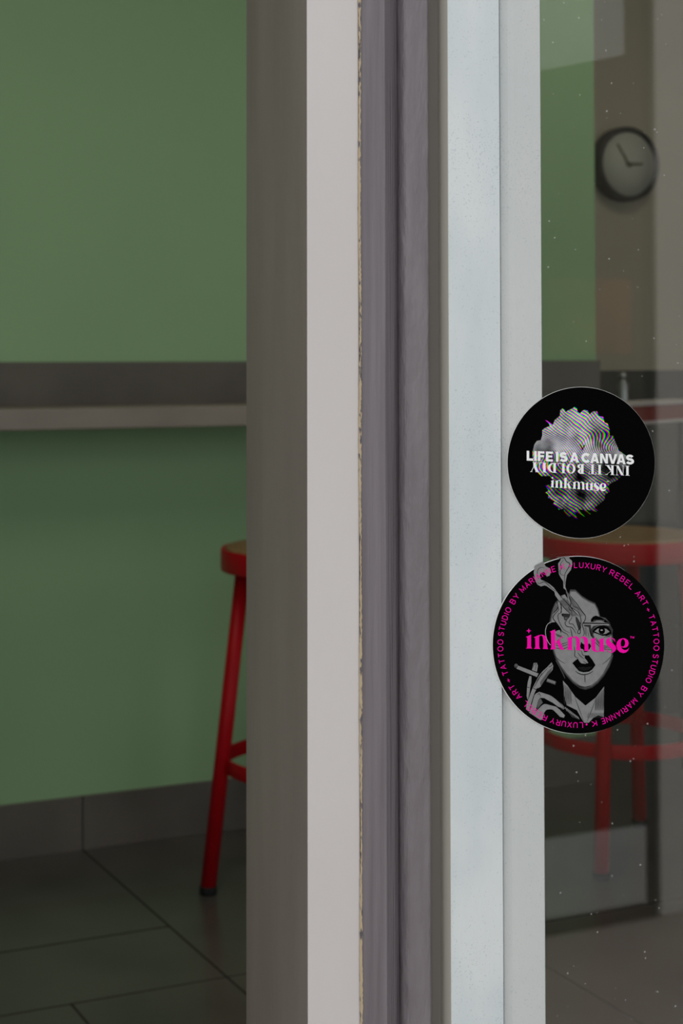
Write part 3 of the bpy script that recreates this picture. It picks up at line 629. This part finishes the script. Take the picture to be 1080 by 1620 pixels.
for a in ([(700, 400), (740, 470), (800, 540), (870, 580), (975, 585)], [(690, 420), (730, 500), (800, 570), (880, 605), (970, 608)], [(740, 440), (790, 510), (850, 555), (975, 565)], [(160, 520), (250, 532), (345, 500)], [(160, 545), (260, 560), (345, 530)], [(165, 585), (260, 600), (340, 575)]): s_(k6, a, .9)
# nose and mouth
f_(k6, [(515, 560), (530, 500), (560, 530), (600, 545), (650, 520), (672, 560), (650, 600), (620, 640), (575, 645), (560, 605), (525, 595)], M['ink_black'], LC); f_(k6, [(575, 575), (605, 560), (640, 575), (610, 595)], M['ink_mid'], LD)
f_(k6, [(405, 800), (450, 762), (482, 738), (512, 785), (535, 806), (590, 812), (632, 800), (612, 765), (580, 728), (586, 694), (640, 690), (690, 755), (735, 830), (690, 890), (640, 925), (560, 932), (500, 915), (458, 870)], M['ink_black'], LC)
f_(k6, [(480, 862), (560, 855), (600, 862), (640, 855), (690, 855), (645, 895), (565, 912), (505, 890)], M['ink_lip'], LD)
for i in range(9): s_(k6, [(500+i*21, 868), (503+i*20, 900)], .45, 'ink_black', LE_)
s_(k6, [(405, 803), (480, 826), (600, 836), (660, 822), (735, 830)], 1.4)

s_(k6, [(450, 912), (490, 945), (560, 965), (640, 952), (702, 912)], 1.3); s_(k6, [(470, 912), (520, 938), (600, 942), (680, 915)], .5, 'ink_light', LE_)
s_(k6, [(583, 955), (586, 1075)], 1.1); s_(k6, [(150, 690), (220, 760), (300, 808)], .7); s_(k6, [(830, 820), (900, 765), (975, 685)], .7)
s_(k5, [(970, 430), (1010, 460), (1080, 468), (1150, 455)], 1.2)
for i in range(12): s_(k6, [(170+i*9, 760+i*16), (190+i*10, 800+i*20)], .9, 'ink_mid', LC+.00002)
for i in range(9): s_(k6, [(985-i*14, 690+i*26), (950-i*14, 760+i*26)], 1.1, 'ink_mid', LC+.00002)
# hand with cigarette
def hf(pts, m='ink_grey', lay=LB): f_(k5, shrink(pts, 1.0), M[m], lay)
hf([(110, 155), (420, 275), (395, 325), (105, 205)]); g.poly([k5(100+27*math.cos(t*.5236), 165+30*math.sin(t*.5236)) for t in range(12)], M['ink_mid'], LC); s_(k5, [(80, 165), (100, 190), (118, 170)], .8)
hf([(545, 345), (670, 390), (655, 435), (530, 390)], 'ink_mid', LB)
for i in range(6): s_(k5, [(560+i*18, 355+i*6), (548+i*18, 385+i*6)], .7, 'ink_light', LE_)
hf([(350, 125), (395, 122), (410, 165), (395, 250), (325, 225), (340, 170)])
hf([(290, 310), (320, 315), (315, 400), (300, 480), (290, 560), (265, 650), (250, 600), (255, 480), (265, 400)])
hf([(540, 185), (605, 115), (628, 160), (620, 220), (560, 300), (500, 380), (450, 460), (390, 500), (350, 590), (320, 690), (285, 820), (240, 785), (250, 700), (290, 600), (320, 520), (340, 470), (380, 390), (430, 300), (480, 240)], 'ink_grey', LC)
hf([(545, 250), (620, 180), (600, 240), (500, 380), (450, 460), (440, 400)], 'ink_mid', LC+.00002)
hf([(380, 560), (430, 535), (500, 555), (600, 590), (680, 650), (760, 720), (800, 770), (770, 785), (700, 750), (620, 690), (560, 660), (500, 625), (445, 620), (410, 660), (400, 720), (370, 840), (290, 822), (330, 690), (350, 600)], 'ink_grey', LC)
hf([(500, 700), (580, 720), (660, 740), (720, 790), (795, 870), (780, 905), (720, 890), (650, 820), (600, 790), (530, 795), (500, 830), (470, 935), (440, 935), (280, 828), (400, 800), (440, 740)], 'ink_grey', LB)
hf([(410, 660), (450, 630), (480, 690), (430, 740), (400, 790)], 'ink_mid', LC)
for p, wd in (([(560, 180), (590, 175), (620, 140)], 1), ([(550, 195), (500, 250), (440, 320), (385, 420), (345, 480)], .9), ([(340, 480), (380, 500), (410, 480)], 1), ([(385, 510), (350, 600), (320, 700), (285, 820)], 1.2), ([(435, 535), (520, 560), (600, 590), (690, 660), (790, 770)], .9),
              ([(385, 820), (430, 760), (500, 705), (590, 722), (670, 745)], 1.1), ([(500, 960), (510, 860), (530, 800), (610, 792), (660, 830), (720, 890)], 1.1), ([(340, 200), (355, 150), (385, 135), (380, 190), (370, 225)], .8), ([(470, 670), (560, 690), (640, 720)], 1), ([(380, 400), (430, 330), (470, 270)], .6), ([(255, 470), (290, 475)], .9), ([(700, 750), (760, 770), (790, 760)], .8), ([(400, 580), (430, 560), (450, 600)], .8), ([(760, 700), (800, 745)], .8)): s_(k5, p, wd)
for i in range(7): s_(k5, [(560+i*-16, 300+i*24), (590-i*16, 250+i*26)], .5, 'ink_black', LE_)
g.g.build('portrait', s2)
# pink lettering
g = Art(0, 0); wf = crop(825, 985, 10.8); wordmark(g, wf, M['ink_pink'], .00058)
s0 = .00058
for ch, x in (('T', 996.5), ('M', 999.9)):
    for st in G[ch][1]: g.stroke([(x+gx*3.6, 1009.8-gy*3.0+.04*(x-996)) for gx, gy in st], .75, M['ink_pink'], s0)
words = (('LUXURY', -3.1, 20.7), ('REBEL', 24.1, 44.4), ('ART', 48.4, 59.8), ('+', 62.4, 65.1), ('TATTOO', 68.2, 93.8), ('STUDIO', 96.8, 117.6), ('BY', 121.6, 129.0), ('MARIANNE', 132.8, 162.6), ('K', 166.6, 170), ('.', 173.6, 174.4))
cap = 8.4; cx, cy, rb, sx = 914.6, 1020.6, 122.6, .974
def adv(c): return G[c][0]+.36
for rep in (0, 180):
    for wd_, a0_, a1_ in words:
        unit = (a1_-a0_)/(sum(adv(c) for c in wd_)-.36); a_ = a0_+rep
        for c in wd_:
            if c == '.':
                am = R(a_+.4); r = rb+.42*cap; g.poly([(cx+(r*math.sin(am)+1.6*math.cos(t*.5236))*sx, cy-r*math.cos(am)+1.6*math.sin(t*.5236)) for t in range(12)], M['ink_pink'], s0)
            else:
                for st in G[c][1]:
                    g.stroke([(cx+(rb+gy*cap)*math.sin(R(a_+gx*unit))*sx, cy-(rb+gy*cap)*math.cos(R(a_+gx*unit))) for gx, gy in st], 1.0, M['ink_pink'], s0)
            a_ += adv(c)*unit
g.g.build('lettering', s2)
